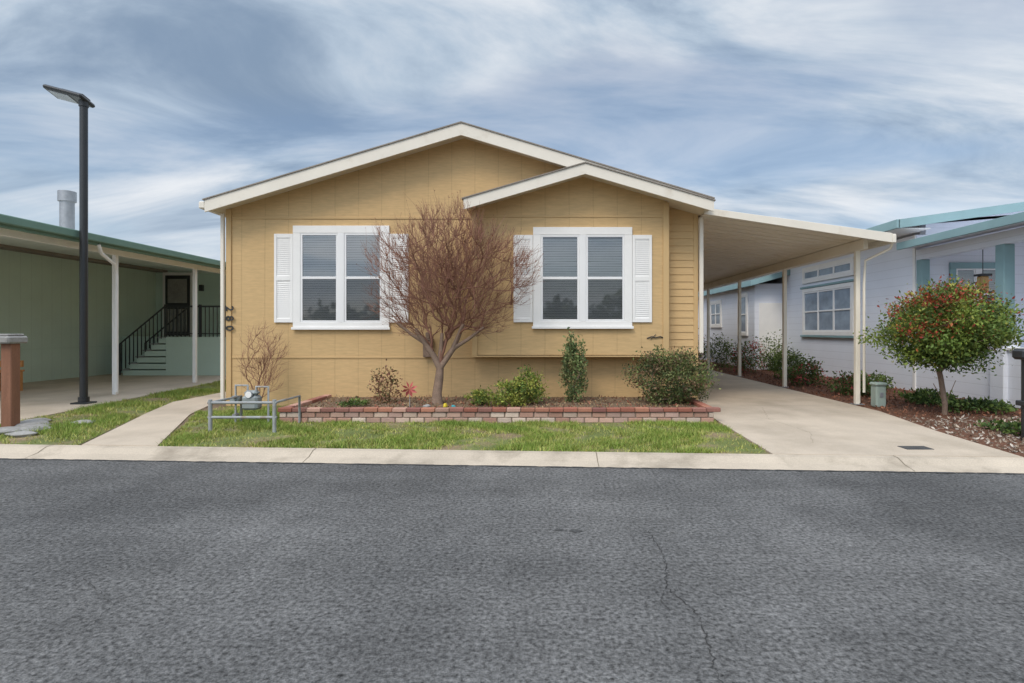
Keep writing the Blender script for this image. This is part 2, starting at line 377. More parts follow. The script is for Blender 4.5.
def shutter(P,x0,x1,z0,z1,y,name='shutter'):
    L=[(x0,x0+.045,y-.035,y,z0,z1),(x1-.045,x1,y-.035,y,z0,z1)]
    zm=(z0+z1)/2
    for a,b in ((z0,z0+.07),(z1-.07,z1),(zm-.04,zm+.04)): L.append((x0+.045,x1-.045,y-.034,y,a,b))
    boxes(name,L,m_white,P,.003)
    v=[];f=[]
    for a,b in ((z0+.07,zm-.04),(zm+.04,z1-.07)):
        z=a
        while z<b-.01:
            k=len(v); v+=[(x0+.045,y-.028,z),(x1-.045,y-.028,z),(x1-.045,y-.016,z+.036),(x0+.045,y-.016,z+.036)]; f.append((k,k+1,k+2,k+3)); z+=.034
    mk(name+'_louvres',v,f,m_white,P)
    box(name+'_back',x0+.045,x1-.045,y-.014,y,z0+.07,z1-.07,m_white,P,0)

# ------------------------------------------------------------ main house
H=empty('manufactured_house')
px,pz,sl_=-1.40,4.856,.30
def rz(X): return pz-sl_*abs(X-px)
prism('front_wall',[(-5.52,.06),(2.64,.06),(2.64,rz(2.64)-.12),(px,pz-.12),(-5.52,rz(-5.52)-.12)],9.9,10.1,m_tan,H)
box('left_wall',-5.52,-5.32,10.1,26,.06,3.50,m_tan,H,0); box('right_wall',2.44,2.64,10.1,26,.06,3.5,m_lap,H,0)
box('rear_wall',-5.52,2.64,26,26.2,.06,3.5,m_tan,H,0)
xl,xr=-5.68,2.80
prism('roof_left',[(xl,rz(xl)),(px,pz),(px,pz-.12),(xl,rz(xl)-.12)],9.52,26.6,m_soffit,H)
prism('roof_right',[(px,pz),(xr,rz(xr)),(xr,rz(xr)-.12),(px,pz-.12)],9.52,26.6,m_soffit,H)
prism('shingles_left',[(xl-.03,rz(xl)-.007),(px,pz+.002),(px,pz+.022),(xl-.03,rz(xl)+.013)],9.47,26.65,m_shingle,H)
prism('shingles_right',[(px,pz+.002),(xr+.03,rz(xr)-.007),(xr+.03,rz(xr)+.013),(px,pz+.022)],9.47,26.65,m_shingle,H)
fh=.20
prism('fascia_left',[(xl,rz(xl)-.001),(px,pz-.001),(px,pz-fh),(xl,rz(xl)-fh)],9.49,9.52,m_fascia,H)
prism('fascia_right',[(px,pz-.001),(xr,rz(xr)-.001),(xr,rz(xr)-fh),(px,pz-fh)],9.49,9.52,m_fascia,H)
box('gutter_left',xl-.11,xl-.002,9.5,26.5,rz(xl)-.14,rz(xl)-.02,m_fascia,H,.015)
gx,gz,gs=.65,4.085,.292
def gr(X): return gz-gs*abs(X-gx)
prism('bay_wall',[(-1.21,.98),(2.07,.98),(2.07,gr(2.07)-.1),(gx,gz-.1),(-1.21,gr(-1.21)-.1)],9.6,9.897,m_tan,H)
ga,gb=-1.31,2.72
prism('bay_roof_l',[(ga,gr(ga)),(gx,gz),(gx,gz-.1),(ga,gr(ga)-.1)],9.18,9.893,m_soffit,H)
prism('bay_roof_r',[(gx,gz),(gb,gr(gb)),(gb,gr(gb)-.1),(gx,gz-.1)],9.18,9.893,m_soffit,H)
prism('bay_shingles_l',[(ga-.03,gr(ga)-.007),(gx,gz+.002),(gx,gz+.020),(ga-.03,gr(ga)+.011)],9.13,9.88,m_shingle,H)
prism('bay_shingles_r',[(gx,gz+.002),(gb+.02,gr(gb)-.004),(gb+.02,gr(gb)+.014),(gx,gz+.020)],9.13,9.88,m_shingle,H)
prism('bay_fascia_l',[(ga,gr(ga)-.001),(gx,gz-.001),(gx,gz-.17),(ga,gr(ga)-.17)],9.15,9.18,m_fascia,H)
prism('bay_fascia_r',[(gx,gz-.001),(gb,gr(gb)-.001),(gb,gr(gb)-.17),(gx,gz-.17)],9.15,9.18,m_fascia,H)
boxes('bay_corner_trim',[(-1.23,-1.14,9.575,9.62,.97,gr(-1.2)-.12),(1.99,2.09,9.575,9.62,.97,gr(2.05)-.13)],m_trimtan,H,.004)
boxes('seams',[(-5.44,-1.24,9.885,9.9,3.33,3.37),(-5.44,2.57,9.888,9.9,.905,.94),(-1.13,1.98,9.588,9.6,3.30,3.335),(-1.24,2.10,9.57,9.9,.945,.968)],m_trimtan,H,.003)
boxes('corner_trim',[(-5.54,-5.45,9.875,9.92,.08,3.50),(2.58,2.66,9.875,9.92,.08,3.47)],m_trimtan,H,.004)
v=[];f=[]
z=.99
while z<3.4:
    k=len(v); v+=[(2.09,9.877,z),(2.58,9.877,z),(2.58,9.890,z+.125),(2.09,9.890,z+.125),(2.09,9.893,z),(2.58,9.893,z)]; f+=[(k,k+1,k+2,k+3),(k+4,k+5,k+1,k)]; z+=.125
mk('lap_siding',v,f,m_lap,H)
boxes('downspouts',[(-5.62,-5.56,9.84,9.90,.12,3.42),(2.67,2.74,9.82,9.88,1.0,3.35)],m_fascia,H,.01)
window(H,-4.37,-2.70,1.415,3.21,9.9,name='window_left')
window(H,-.20,1.467,1.43,3.13,9.6,name='window_right')
shutter(H,-4.70,-4.375,1.53,3.07,9.9,'shutter_a'); shutter(H,-2.695,-2.37,1.53,3.07,9.9,'shutter_b')
shutter(H,-.53,-.205,1.53,3.0,9.6,'shutter_c'); shutter(H,1.472,1.80,1.53,3.0,9.6,'shutter_d')
for i,ch in enumerate('280'):
    t=bpy.data.curves.new('number_'+ch,'FONT'); t.body=ch; t.size=.19; t.extrude=.006; t.offset=.002
    to=bpy.data.objects.new('number_'+ch,t); COL.objects.link(to); to.parent=H; to.location=(-5.53,9.862,1.82-i*.17); to.rotation_euler=(math.pi/2,math.pi/2,0); t.materials.append(m_black)
tube('wall_ornament',[(1.72,9.59,1.26),(1.80,9.58,1.29),(1.86,9.58,1.27),(1.94,9.58,1.29),(2.0,9.59,1.27)],.010,m_black,H,8)
tube('wall_ornament_legs',[(1.78,9.585,1.24),(1.82,9.58,1.28),(1.87,9.585,1.33)],.006,m_black,H,8)
boxes('wall_lantern',[(-2.1,-1.95,9.78,9.88,.93,1.22),(-2.12,-1.93,9.76,9.89,1.22,1.25),(-2.06,-1.99,9.80,9.86,1.25,1.36)],m_bark,H,.01)

# ------------------------------------------------------------ carport
CP=empty('carport')
def cz(X): return 3.43-(X-2.7)*(.42/3.1)
y0,y1=9.52,24
v=[];f=[]
y=y0+.04; ys=[]
while y<y1:
    for dy,dz in ((0,0),(.255,0),(.262,.035),(.293,.035),(.30,0)): ys.append((y+dy,dz))
    y+=.30
for (yy,dz) in ys: v+=[(2.70,yy,cz(2.70)-.06+dz),(5.78,yy,cz(5.78)-.06+dz)]
for j in range(len(ys)-1): f.append((2*j,2*j+1,2*j+3,2*j+2))
mk('roof_pans',v,f,m_cream,CP)
prism('roof_top',[(2.66,cz(2.66)+.005),(5.82,cz(5.82)+.005),(5.82,cz(5.82)-.01),(2.66,cz(2.66)-.01)],y0,y1,m_cream,CP)
prism('front_fascia',[(2.66,cz(2.66)+.008),(5.80,cz(5.80)+.008),(5.80,cz(5.80)-.15),(2.66,cz(2.66)-.10)],y0-.03,y0,m_fascia,CP,bw=.004)
box('side_gutter',5.803,5.87,y0-.03,y1,cz(5.9)-.14,cz(5.9)+.01,m_fascia,CP,.012)
box('support_beam',5.50,5.58,y0+.3,y1,cz(5.55)-.24,cz(5.55)-.065,m_cream,CP,.004)
for i,y in enumerate((10.1,13.15,16.2,19.3,22.3)):
    box('post_%d'%i,5.50,5.58,y-.04,y+.04,.08,cz(5.55)-.24,m_cream,CP,.006)
    box('base_plate_%d'%i,5.45,5.63,y-.09,y+.09,.08,.094,m_galv,CP,.002)
tube('gutter_spout',[(5.84,9.56,cz(5.9)-.13),(5.84,9.62,cz(5.9)-.22),(5.62,9.98,cz(5.9)-.38),(5.62,10.02,2.2),(5.62,10.02,.3)],.024,m_cream,CP,10)

# ------------------------------------------------------------ brick planter
PL=empty('brick_planter')
B=[];Cc=[]
X0,X1=-3.8,2.42; Yf=8.13
gp=[(.52,.34,.27),(.56,.42,.34),(.44,.26,.20),(.60,.48,.40),(.46,.31,.26)]
rp=[(.34,.13,.09),(.40,.18,.12),(.32,.15,.12),(.46,.27,.21),(.28,.12,.10)]
def jit(c): 
    s=random.uniform(.8,1.15); return tuple(k*s for k in c)
for r in range(2):
    x=X0+(.0 if r==0 else -.1)
    while x<X1:
        a=max(x,X0)+.005; b=min(x+.20,X1)-.005; o_=random.uniform(-.004,.004)
        if b-a>.02: B.append((a,b,Yf+o_,Yf+.1,.074+r*.078,.144+r*.078)); Cc.append(jit(random.choice(gp)))
        x+=.208
    for xs in (X0,X1-.1):
        y=Yf+.104
        while y<9.86: B.append((xs,xs+.1,y,min(y+.2,9.86),.074+r*.078,.146+r*.078)); Cc.append(jit(random.choice(gp))); y+=.208
x=X0-.01
while x<X1:
    o_=random.uniform(-.006,.004); B.append((x,x+.196,Yf-.02+o_,Yf+.095,.230,.285+random.uniform(-.004,.004))); Cc.append(jit(random.choice(rp))); x+=.204
for xs in (X0-.01,X1-.1):
    y=Yf+.1
    while y<9.8: B.append((xs,xs+.115,y,y+.196,.230,.285)); Cc.append(jit(random.choice(rp))); y+=.204
boxes('bricks',B,m_col,PL,.006,cols=Cc)
m_mortar=M('mortar',(.26,.20,.16),.95,.2,5)
boxes('mortar',[(X0+.008,X1-.008,Yf+.014,Yf+.09,.074,.262),(X0+.012,X0+.09,Yf+.09,9.85,.074,.262),(X1-.09,X1-.012,Yf+.09,9.85,.074,.262)],m_mortar,PL)
sheet('planter_soil',[(X0+.09,Yf+.09),(X1-.09,Yf+.09),(X1-.09,9.9),(X0+.09,9.9)],.235,m_soil,PL)
n=5000; C=np.stack([rng.uniform(X0+.15,X1-.15,n),rng.uniform(Yf+.12,9.85,n),np.full(n,.238)],1); V,F=leaves(C,rng.uniform(.02,.06,n),.5); V[:,2]=np.maximum(V[:,2],.237)
mk('leaf_litter',V,F,m_col,PL,cols=pick([(.26,.16,.09),(.15,.09,.06),(.38,.27,.15),(.28,.11,.07)],n))

# ------------------------------------------------------------ bare tree
T=empty('bare_crape_myrtle_tree')
seed=[(-1.70,9.0,.20),(-1.70,9.0,.40),(-1.67,9.0,.62),(-1.66,9.0,.80),
      (-1.76,9.0,.98),(-1.90,8.98,1.2),(-2.04,8.95,1.42),
      (-1.58,9.02,.92),(-1.46,9.04,1.10),(-1.38,9.05,1.30),(-1.30,9.05,1.5),
      (-1.66,9.06,1.05),(-1.64,9.08,1.35),(-2.12,9.0,1.34),(-2.34,9.0,1.52),(-1.20,8.98,1.26),(-.96,8.95,1.44)]
par=[-1,0,1,2,3,4,5,3,7,8,9,3,11,5,13,8,15]
n=1400; tg=[]
c=np.array([-1.50,9.0,2.25])
while len(tg)<n:
    d=nrm(rng.normal(0,1,3)); r=rng.random()**.42
    p=c+d*r*np.array([1.40,1.10,1.10])
    hz=math.hypot((p[0]+1.58),(p[1]-9))
    if p[2]<1.28 or (hz>.42+(p[2]-1.1)*3.4): continue
    lob=1+.10*math.sin(5*math.atan2(d[2],d[0])+1)+.07*math.sin(11*math.atan2(d[2],d[0]))
    if r>lob*.98: continue
    tg.append(p)
V,F,P,D,tips=grow(seed,par,tg,step=.08,jit=.007,bias=1.25,r0=.0030,pw=.44,sides=4,rmax=.06,order_from=(-1.65,9,.9),ctl=.25)
mk('branches',V,F,m_twig,T,smooth=True)
cen=np.array([-1.6,9.0,1.2])
k=np.repeat(tips,5); A=P[k]; dr=nrm(nrm(A-cen)*.9+D[k]*.5+np.array([0,0,.5])+rng.normal(0,.5,A.shape))
Ls=rng.uniform(.07,.28,len(A))[:,None]*np.where(rng.random((len(A),1))<.06,1.8,1); Mi=A+dr*Ls*.5+rng.normal(0,.010,A.shape); d2=nrm(dr+np.array([0,0,.2])+rng.normal(0,.15,A.shape)); Bq=Mi+d2*Ls*.5
V1,F1=tubes(A,Mi,.0024,.0019,3); V2,F2=tubes(Mi,Bq,.0019,.0010,3)
mk('fine_shoots',np.concatenate([V1,V2]),np.concatenate([F1,F2+len(V1)]),m_twig,T)
def trunk(P_,pts,rad,mat,name):
    S=10; v=[];f=[]
    for i,(p,r) in enumerate(zip(pts,rad)):
        q=np.array(pts[min(i+1,len(pts)-1)])-np.array(pts[max(i-1,0)]); d=nrm(q.astype(float)); u=nrm(np.cross(d,[0,1,0.01])); w=np.cross(d,u)
        for k in range(S):
            a=2*math.pi*k/S; rr=r*(1+.12*math.sin(3*a+i)+random.uniform(-.05,.05)); v.append(tuple(np.array(p)+(u*math.cos(a)+w*math.sin(a))*rr))
        if i:
            for k in range(S): f.append(((i-1)*S+k,(i-1)*S+(k+1)%S,i*S+(k+1)%S,i*S+k))
    mk(name,v,f,mat,P_,smooth=True)
trunk(T,seed[0:4]+seed[4:7],[.10,.075,.066,.060,.05,.040,.030],m_bark,'stem_a')
trunk(T,[seed[2],seed[3],seed[7],seed[8],seed[9],seed[10]],[.05,.055,.050,.043,.036,.028],m_bark,'stem_b')
trunk(T,[seed[3],seed[11],seed[12]],[.045,.036,.026],m_bark,'stem_c')
trunk(T,[seed[5],seed[13],seed[14]],[.033,.028,.020],m_bark,'stem_d'); trunk(T,[seed[8],seed[15],seed[16]],[.033,.028,.020],m_bark,'stem_e')
n=4200; k=rng.integers(0,len(Bq),n); C=Bq[k]-d2[k]*rng.uniform(0,.06,(n,1)); V,F=leaves(C,rng.uniform(.010,.030,n),.5,d2[k])
mk('buds_and_seed_pods',V,F,m_leaf,T,cols=pick([(.32,.11,.06),(.26,.12,.07),(.36,.18,.09),(.18,.08,.05)],n))

# ------------------------------------------------------------ plants
GR=[(.08,.13,.035),(.12,.18,.04),(.05,.09,.025),(.18,.24,.06)]
YG=[(.30,.34,.07),(.19,.26,.05),(.38,.38,.08),(.11,.17,.04)]
bush('round_shrub',2.0,9.0,.24,.74,.55,.47,10000,.045,[(.085,.12,.04),(.15,.19,.06),(.05,.075,.03),(.22,.14,.08),(.22,.24,.09)],120,spread=.15)
bush('upright_shrub',.48,9.2,.24,.25,.22,.60,2800,.05,[(.13,.19,.07),(.20,.26,.10),(.08,.12,.05),(.30,.30,.13)],50,spread=.18,up=.9)
bush('low_shrub',-.62,8.75,.24,.40,.3,.20,2200,.045,YG,34,spread=.22)
bush('low_shrub',-.22,8.9,.24,.27,.3,.34,2100,.045,YG,28,spread=.22)
bush('low_shrub',-1.0,8.8,.24,.22,.25,.12,800,.045,YG,16,spread=.22)
bush('dry_shrub',-2.55,9.1,.24,.28,.22,.32,700,.045,[(.26,.14,.09),(.18,.17,.07),(.34,.20,.11),(.20,.09,.06)],55,spread=.2,up=.6,r0=.003,barkmat=m_twig)
bush('groundcover_plant',-2.9,8.6,.24,.25,.2,.06,500,.04,GR,12)
e=empty('bare_shrub')
tg=[np.array([-4.70,9.45,.60])+nrm(rng.normal(0,1,3))*rng.random()**.5*np.array([.42,.3,.60])+np.array([0,0,.25]) for _ in range(220)]
V,F,P,D,tips=grow([(-4.70,9.4,.07),(-4.70,9.4,.15)],[-1,0],tg,step=.08,r0=.0022,pw=.42,bias=1.2,jit=.008,ctl=.2,order_from=(-4.70,9.4,.1))
mk('twigs',V,F,m_twig,e)
k=np.repeat(tips,3); A=P[k]; dr=nrm(D[k]+np.array([0,0,.6])+rng.normal(0,.4,A.shape)); V,F=tubes(A,A+dr*rng.uniform(.05,.2,(len(A),1)),.002,.001,3); mk('fine_twigs',V,F,m_twig,e)
e=empty('garden_pinwheel')
tube('stick',[(-2.02,8.5,.23),(-2.02,8.5,.50)],.006,m_pipe,e,8)
m_red=M('red_plastic',(.50,.12,.11),.6,.1,5); m_yel=M('yellow_plastic',(.65,.5,.04),.5,.1,5); m_tealp=M('turquoise_plastic',(.05,.35,.4),.5,.1,5)
v=[];f=[]
for i in range(8):
    a=i*math.pi/4; k=len(v); c_=(-2.02,8.48,.52)
    v+=[c_,(c_[0]+math.cos(a)*.07,c_[1]-.03,c_[2]+math.sin(a)*.07),(c_[0]+math.cos(a+.35)*.13,c_[1]-.005,c_[2]+math.sin(a+.35)*.13),(c_[0]+math.cos(a+.6)*.07,c_[1]+.01,c_[2]+math.sin(a+.6)*.07)]; f.append((k,k+1,k+2,k+3))
mk('blades',v,f,m_red,e)
def stone(name,x,y,z,r,mat,sq=(1,1,.6),parent=None):
    bpy.ops.mesh.primitive_ico_sphere_add(subdivisions=3,radius=r,location=(x,y,z)); o=bpy.context.object; o.name=name; o.data.materials.append(mat)
    ph=random.uniform(0,9)
    for vv in o.data.vertices:
        c_=vv.co; s=1+.16*math.sin(c_.x/r*3+ph)+.12*math.cos(c_.y/r*4+ph*2)+.08*math.sin(c_.z/r*7+ph); vv.co=Vector((c_.x*s*sq[0],c_.y*s*sq[1],c_.z*s*sq[2]))
    o.data.polygons.foreach_set('use_smooth',[True]*len(o.data.polygons))
    if parent: o.parent=parent
    return o
e=empty('garden_ornaments')
stone('yellow_ornament',-1.48,8.45,.27,.036,m_yel,(1,1,1),e); stone('turquoise_ornament',-1.36,8.47,.26,.028,m_tealp,(1,1,.9),e); stone('grey_ornament',-1.75,8.4,.27,.04,m_rock,(1.3,1,.8),e)
for i,(x,y,r) in enumerate([(-7.0,7.75,.22),(-6.7,7.45,.18),(-6.95,7.3,.20),(-7.25,8.1,.15),(-6.5,8.0,.13),(-6.55,7.1,.14)]):
    stone('rock',x,y,.10,r,m_rock,(1.2,.9,.25))
e=bush('red_tip_tree',6.25,8.9,.08,1.14,.95,.70,30000,.058,[(.11,.17,.035),(.20,.26,.05),(.065,.11,.028),(.30,.30,.06)],120,weights=[.4,.28,.22,.10],spread=.15,zc=1.43,trunkh=.55,r0=.0055,shell=.42,mixp=.25,redtop=[(.36,.065,.04),(.30,.05,.035),(.42,.14,.05),(.16,.18,.05)],jr=.15)
fl=[(.09,.14,.04),(.13,.18,.05),(.07,.10,.03),(.42,.08,.08)]
for (x,y,r,h,n,pal,nm) in [(6.3,11.6,.5,.22,1600,fl,'flowering_shrub'),(6.2,13.6,.45,.35,1600,fl,'flowering_shrub'),(6.6,15.4,.55,.45,1800,GR,'garden_shrub'),(6.3,17.6,.55,.55,1800,fl,'flowering_shrub'),(6.2,20.2,.6,.6,1800,GR,'garden_shrub'),(6.0,23.0,.6,.7,1600,fl,'flowering_shrub'),(7.2,12.6,.4,.25,900,GR,'garden_shrub'),(6.9,10.2,.45,.12,1200,GR,'groundcover_plant'),(7.0,9.2,.5,.10,1200,GR,'groundcover_plant'),(7.4,18.3,.5,.7,1500,GR,'garden_shrub'),(6.0,7.3,.35,.07,500,GR,'groundcover_plant')]:
    bush(nm,x,y,.08,r,r,h,n,.07,pal,26,spread=.25)

# ------------------------------------------------------------ street furniture
SL=empty('street_lamp')
lx,ly=-8.27,10.2
tube('pole',[(lx,ly,.07),(lx,ly,5.50)],.062,m_black,SL,16)
box('base_plate',lx-.14,lx+.14,ly-.14,ly+.14,.08,.11,m_black,SL,.01)
tube('base_collar',[(lx,ly,.11),(lx,ly,.2)],.085,m_black,SL,16)
tube('pole_cap',[(lx,ly,5.40),(lx,ly,5.52)],.075,m_black,SL,16)
def rotbox(nm,a,m,bw):
    hd=box(nm,*a,m,SL,bw); hd.location=(lx-.26,ly,5.59); hd.rotation_euler=(math.radians(-12),math.radians(15),0)
rotbox('head',(-.36,.36,-.19,.19,-.035,.04),m_black,.03); rotbox('lens',(-.28,.10,-.13,.13,-.046,-.030),m_galv,.004); rotbox('heat_sink',(-.1,.3,-.1,.1,.04,.075),m_black,.01)
R=empty('pipe_guard_rail')
gy=7.36
for X in (-4.33,-3.50): tube('post',[(X,gy,.05),(X,gy,.50)],.025,m_pipe,R,12)
for z_ in (.46,.27): tube('rail',[(-4.36,gy,z_),(-3.47,gy,z_)],.018,m_pipe,R,12)
tube('side_rail',[(-3.50,gy,.46),(-3.50,gy+.75,.46),(-3.50,gy+.75,.07)],.018,m_pipe,R,12)
tube('side_rail_b',[(-4.33,gy,.46),(-4.33,gy+.75,.46),(-4.33,gy+.75,.07)],.018,m_pipe,R,12)
U=empty('gas_meter')
my=8.02
box('meter_body',-4.24,-4.02,my-.09,my+.09,.28,.48,m_meter,U,.03); box('meter_top',-4.22,-4.04,my-.07,my+.07,.48,.55,m_meter,U,.03)
tube('dial',[(-4.13,my-.09,.50),(-4.13,my-.105,.50)],.045,m_white,U,16); tube('dial_ring',[(-4.13,my-.08,.50),(-4.13,my-.098,.50)],.054,m_galv,U,16)
tube('inlet_pipe',[(-4.36,my,.07),(-4.36,my,.62),(-4.19,my,.62),(-4.19,my,.53)],.017,m_pipe,U,10)
tube('outlet_pipe',[(-4.07,my,.53),(-4.07,my,.60),(-3.90,my,.60),(-3.90,my,.07)],.017,m_pipe,U,10)
tube('regulator',[(-4.36,my-.05,.42),(-4.36,my+.02,.42)],.06,m_meter,U,16); tube('regulator_cap',[(-4.36,my-.08,.42),(-4.36,my-.05,.42)],.032,m_meter,U,12)
tube('valve',[(-4.36,my-.05,.20),(-4.36,my+.05,.20)],.028,m_galv,U,10)
U=empty('utility_pedestal')
box('body',5.66,5.84,9.72,9.9,.07,.44,m_util,U,.02); box('cap',5.64,5.86,9.70,9.92,.44,.50,m_util,U,.025); box('latch',5.72,5.78,9.71,9.72,.25,.33,m_galv,U,.003)
Q=empty('mailbox_post')
box('post',-7.18,-7.04,7.5,7.64,.05,1.22,m_wood,Q,.008); box('cap',-7.26,-7.0,7.42,7.72,1.22,1.32,m_rock,Q,.02); box('cap_top',-7.23,-7.03,7.45,7.69,1.32,1.35,m_rock,Q,.01)
Q=empty('utility_bollard')
tube('post',[(5.72,6.75,.05),(5.72,6.75,1.05)],.055,m_black,Q,12); box('meter_head',5.60,5.86,6.65,6.85,1.05,1.18,m_black,Q,.03); box('collar',5.64,5.80,6.67,6.83,.5,.56,m_black,Q,.01)
Q=empty('wooden_bench')
boxes('seat_slats',[(-11.9,-11.3,12.0+i*.13,12.1+i*.13,.50,.54) for i in range(3)],m_orange,Q,.005)
boxes('legs',[(-11.88,-11.8,12.02,12.34,.08,.5),(-11.4,-11.32,12.02,12.34,.08,.5),(-11.88,-11.32,12.30,12.36,.6,.74)],m_orange,Q,.005)

# ------------------------------------------------------------ left neighbour
NL=empty('manufactured_house')
box('side_wall',-13.2,-13,9,19,.06,3.6,m_sage,NL,0)
box('end_wall',-13,-8.7,19,19.2,.06,3.45,m_sage2,NL,0)
box('body',-22,-13.2,9,30,.06,3.55,m_sage,NL,0)
prism('roof',[(-22.5,3.6),(-17.5,4.0),(-12.6,3.42),(-12.6,3.32),(-22.5,3.5)],8.6,30,m_shingle,NL)
m_under=M('awning_white',(.74,.79,.74),.6,.04,2,groove=(1,.3,.01))
prism('awning_roof',[(-13.2,3.50),(-8.46,3.13),(-8.46,3.08),(-13.2,3.44)],7.6,19.3,m_under,NL)
box('awning_fascia',-8.52,-8.44,7.55,19.3,3.0,3.17,m_green,NL,.006)
box('awning_gutter',-8.44,-8.36,7.55,19.3,3.05,3.19,m_green,NL,.015)
box('awning_front_fascia',-13.2,-8.52,7.55,7.6,3.0,3.17,m_green,NL,.006)
box('awning_beam',-8.84,-8.76,7.8,19,2.93,3.06,m_white,NL,.004)
for y in (8.0,11.65,14.3,17.2): box('awning_post',-8.84,-8.76,y-.04,y+.04,.08,2.93,m_white,NL,.006)
tube('downspout',[(-8.44,10.75,3.02),(-8.46,10.85,2.86),(-8.66,11.45,2.72),(-8.66,11.5,2.5),(-8.66,11.5,.15)],.035,m_white,NL,10)
tube('flue_pipe',[(-12.6,15,3.5),(-12.6,15,4.95)],.16,m_galv,NL,16); tube('flue_collar',[(-12.6,15,4.78),(-12.6,15,5.05)],.20,m_galv,NL,16); tube('flue_base',[(-12.6,15,3.5),(-12.6,15,3.95)],.22,m_green,NL,16)
box('deck',-11.0,-8.9,16.5,19,.08,1.2,m_sage2,NL,.005); box('deck_back',-13.0,-11.0,17.5,19,.08,1.2,m_sage2,NL,.005)
m_step=M('grey_step',(.30,.32,.31),.8,.1,3)
st=[];tr_=[]
for i in range(6):
    st.append((-12.25+i*.21,-11.0,16.5,17.5,.08+i*.187,.08+(i+1)*.187-.035)); tr_.append((-12.28+i*.21,-11.0 if i==5 else -12.25+(i+1)*.21+.01,16.46,17.5,.08+(i+1)*.187-.035,.08+(i+1)*.187))
boxes('stairs',st,m_sage2,NL,.004); boxes('treads',tr_,m_step,NL,.004)
rl=[(-11.0,-8.95,16.48,16.52,2.06,2.11),(-11.0,-8.95,16.48,16.52,1.28,1.31)]
x=-11.0
while x<-8.9: rl.append((x-.01,x+.01,16.49,16.51,1.2,2.06)); x+=.115
for X in (-11.0,-10.0,-9.0): rl.append((X-.03,X+.03,16.47,16.53,1.2,2.14))
boxes('deck_railing',rl,m_black,NL)
for yy in (16.46,17.5):
    tube('stair_handrail',[(-12.3,yy,.1),(-12.3,yy,1.0),(-11.0,yy,2.08)],.025,m_black,NL,8)
    bl=[(-12.25+i*.115-.01,-12.25+i*.115+.01,yy-.01,yy+.01,.2+(i*.115)*.83,1.02+(i*.115)*.83) for i in range(11)]
    boxes('stair_balusters',bl,m_black,NL)
box('door_frame',-12.74,-11.72,18.95,19,1.2,3.32,m_white,NL,.005); box('door',-12.64,-11.82,18.93,18.95,1.22,3.22,m_black,NL,.004)
boxes('door_panels',[(-12.55,-12.27,18.915,18.93,1.35,2.1),(-12.19,-11.91,18.915,18.93,1.35,2.1),(-12.55,-11.91,18.915,18.93,2.3,3.1)],m_rock,NL,.006)
box('wall_light',-11.5,-11.38,18.88,19,2.7,2.9,m_black,NL,.01)
box('skirting_band',-13.0,-12.985,9.0,19,.9,.94,m_sage2,NL,0)

# ------------------------------------------------------------ right neighbour
NR=empty('manufactured_house')
box('side_wall',8.0,8.2,12.25,30,.06,3.45,m_pale,NR,0)
box('front_wall',8.2,16,12.25,12.45,.06,3.75,m_pale,NR,0)
prism('front_gable',[(8.2,3.75),(16,3.75),(16,4.3),(12.5,4.35),(8.2,3.68)],12.25,12.45,m_pale,NR)
def rr(X): return 3.66+(X-7.3)*.14
prism('roof',[(7.3,rr(7.3)),(12.5,rr(12.5)),(17.5,3.7),(17.5,3.6),(12.5,rr(12.5)-.1),(7.3,rr(7.3)-.1)],11.75,30,m_pale,NR)
prism('rake_fascia',[(7.28,rr(7.28)+.02),(12.5,rr(12.5)+.02),(12.5,rr(12.5)-.16),(7.28,rr(7.28)-.16)],11.70,11.75,m_teal,NR)
box('eave_fascia',7.24,7.30,11.70,30,3.50,3.68,m_teal,NR,.004); box('eave_soffit',7.3,8.0,11.8,30,3.50,3.52,m_white,NR,0)
prism('porch_roof',[(7.62,3.24),(13,3.60),(13,3.50),(7.62,3.14)],8.3,12.24,m_pale,NR)
box('porch_fascia',7.56,7.62,8.25,12.24,3.12,3.27,m_teal,NR,.004); prism('porch_front_fascia',[(7.56,3.27),(13,3.63),(13,3.47),(7.56,3.12)],8.2,8.25,m_teal,NR)
box('porch_beam',7.98,8.16,8.5,12.24,2.90,3.12,m_pale,NR,.006)
for y in (8.75,9.98): box('porch_column',7.97,8.17,y-.1,y+.1,1.3,2.90,m_teal,NR,.012); box('column_pedestal',7.92,8.22,y-.15,y+.15,.08,1.3,m_pale,NR,.008)
box('porch_column',7.98,8.16,12.05,12.23,1.10,2.90,m_teal,NR,.012)
box('porch_knee_wall',8.0,8.15,8.9,12.24,.08,1.05,m_pale,NR,.004); box('porch_cap',7.96,8.19,8.9,12.04,1.05,1.10,m_white,NR,.006)
box('porch_floor',8.15,14,8.6,12.24,.08,.5,m_pale,NR,.004)
window(NR,8.7,9.9,1.5,2.85,12.25,units=2,name='porch_window',tm=m_teal)
m_amber=M('amber_glass',(.50,.30,.12),.3,.2,8)
boxes('porch_lantern',[(8.45,8.60,11.0,11.15,2.15,2.45)],m_amber,NR,.02); tube('lantern_chain',[(8.52,11.07,2.45),(8.52,11.07,3.2)],.008,m_black,NR,6); boxes('lantern_cap',[(8.42,8.63,10.97,11.18,2.45,2.49),(8.42,8.63,10.97,11.18,2.12,2.15)],m_black,NR,.004)
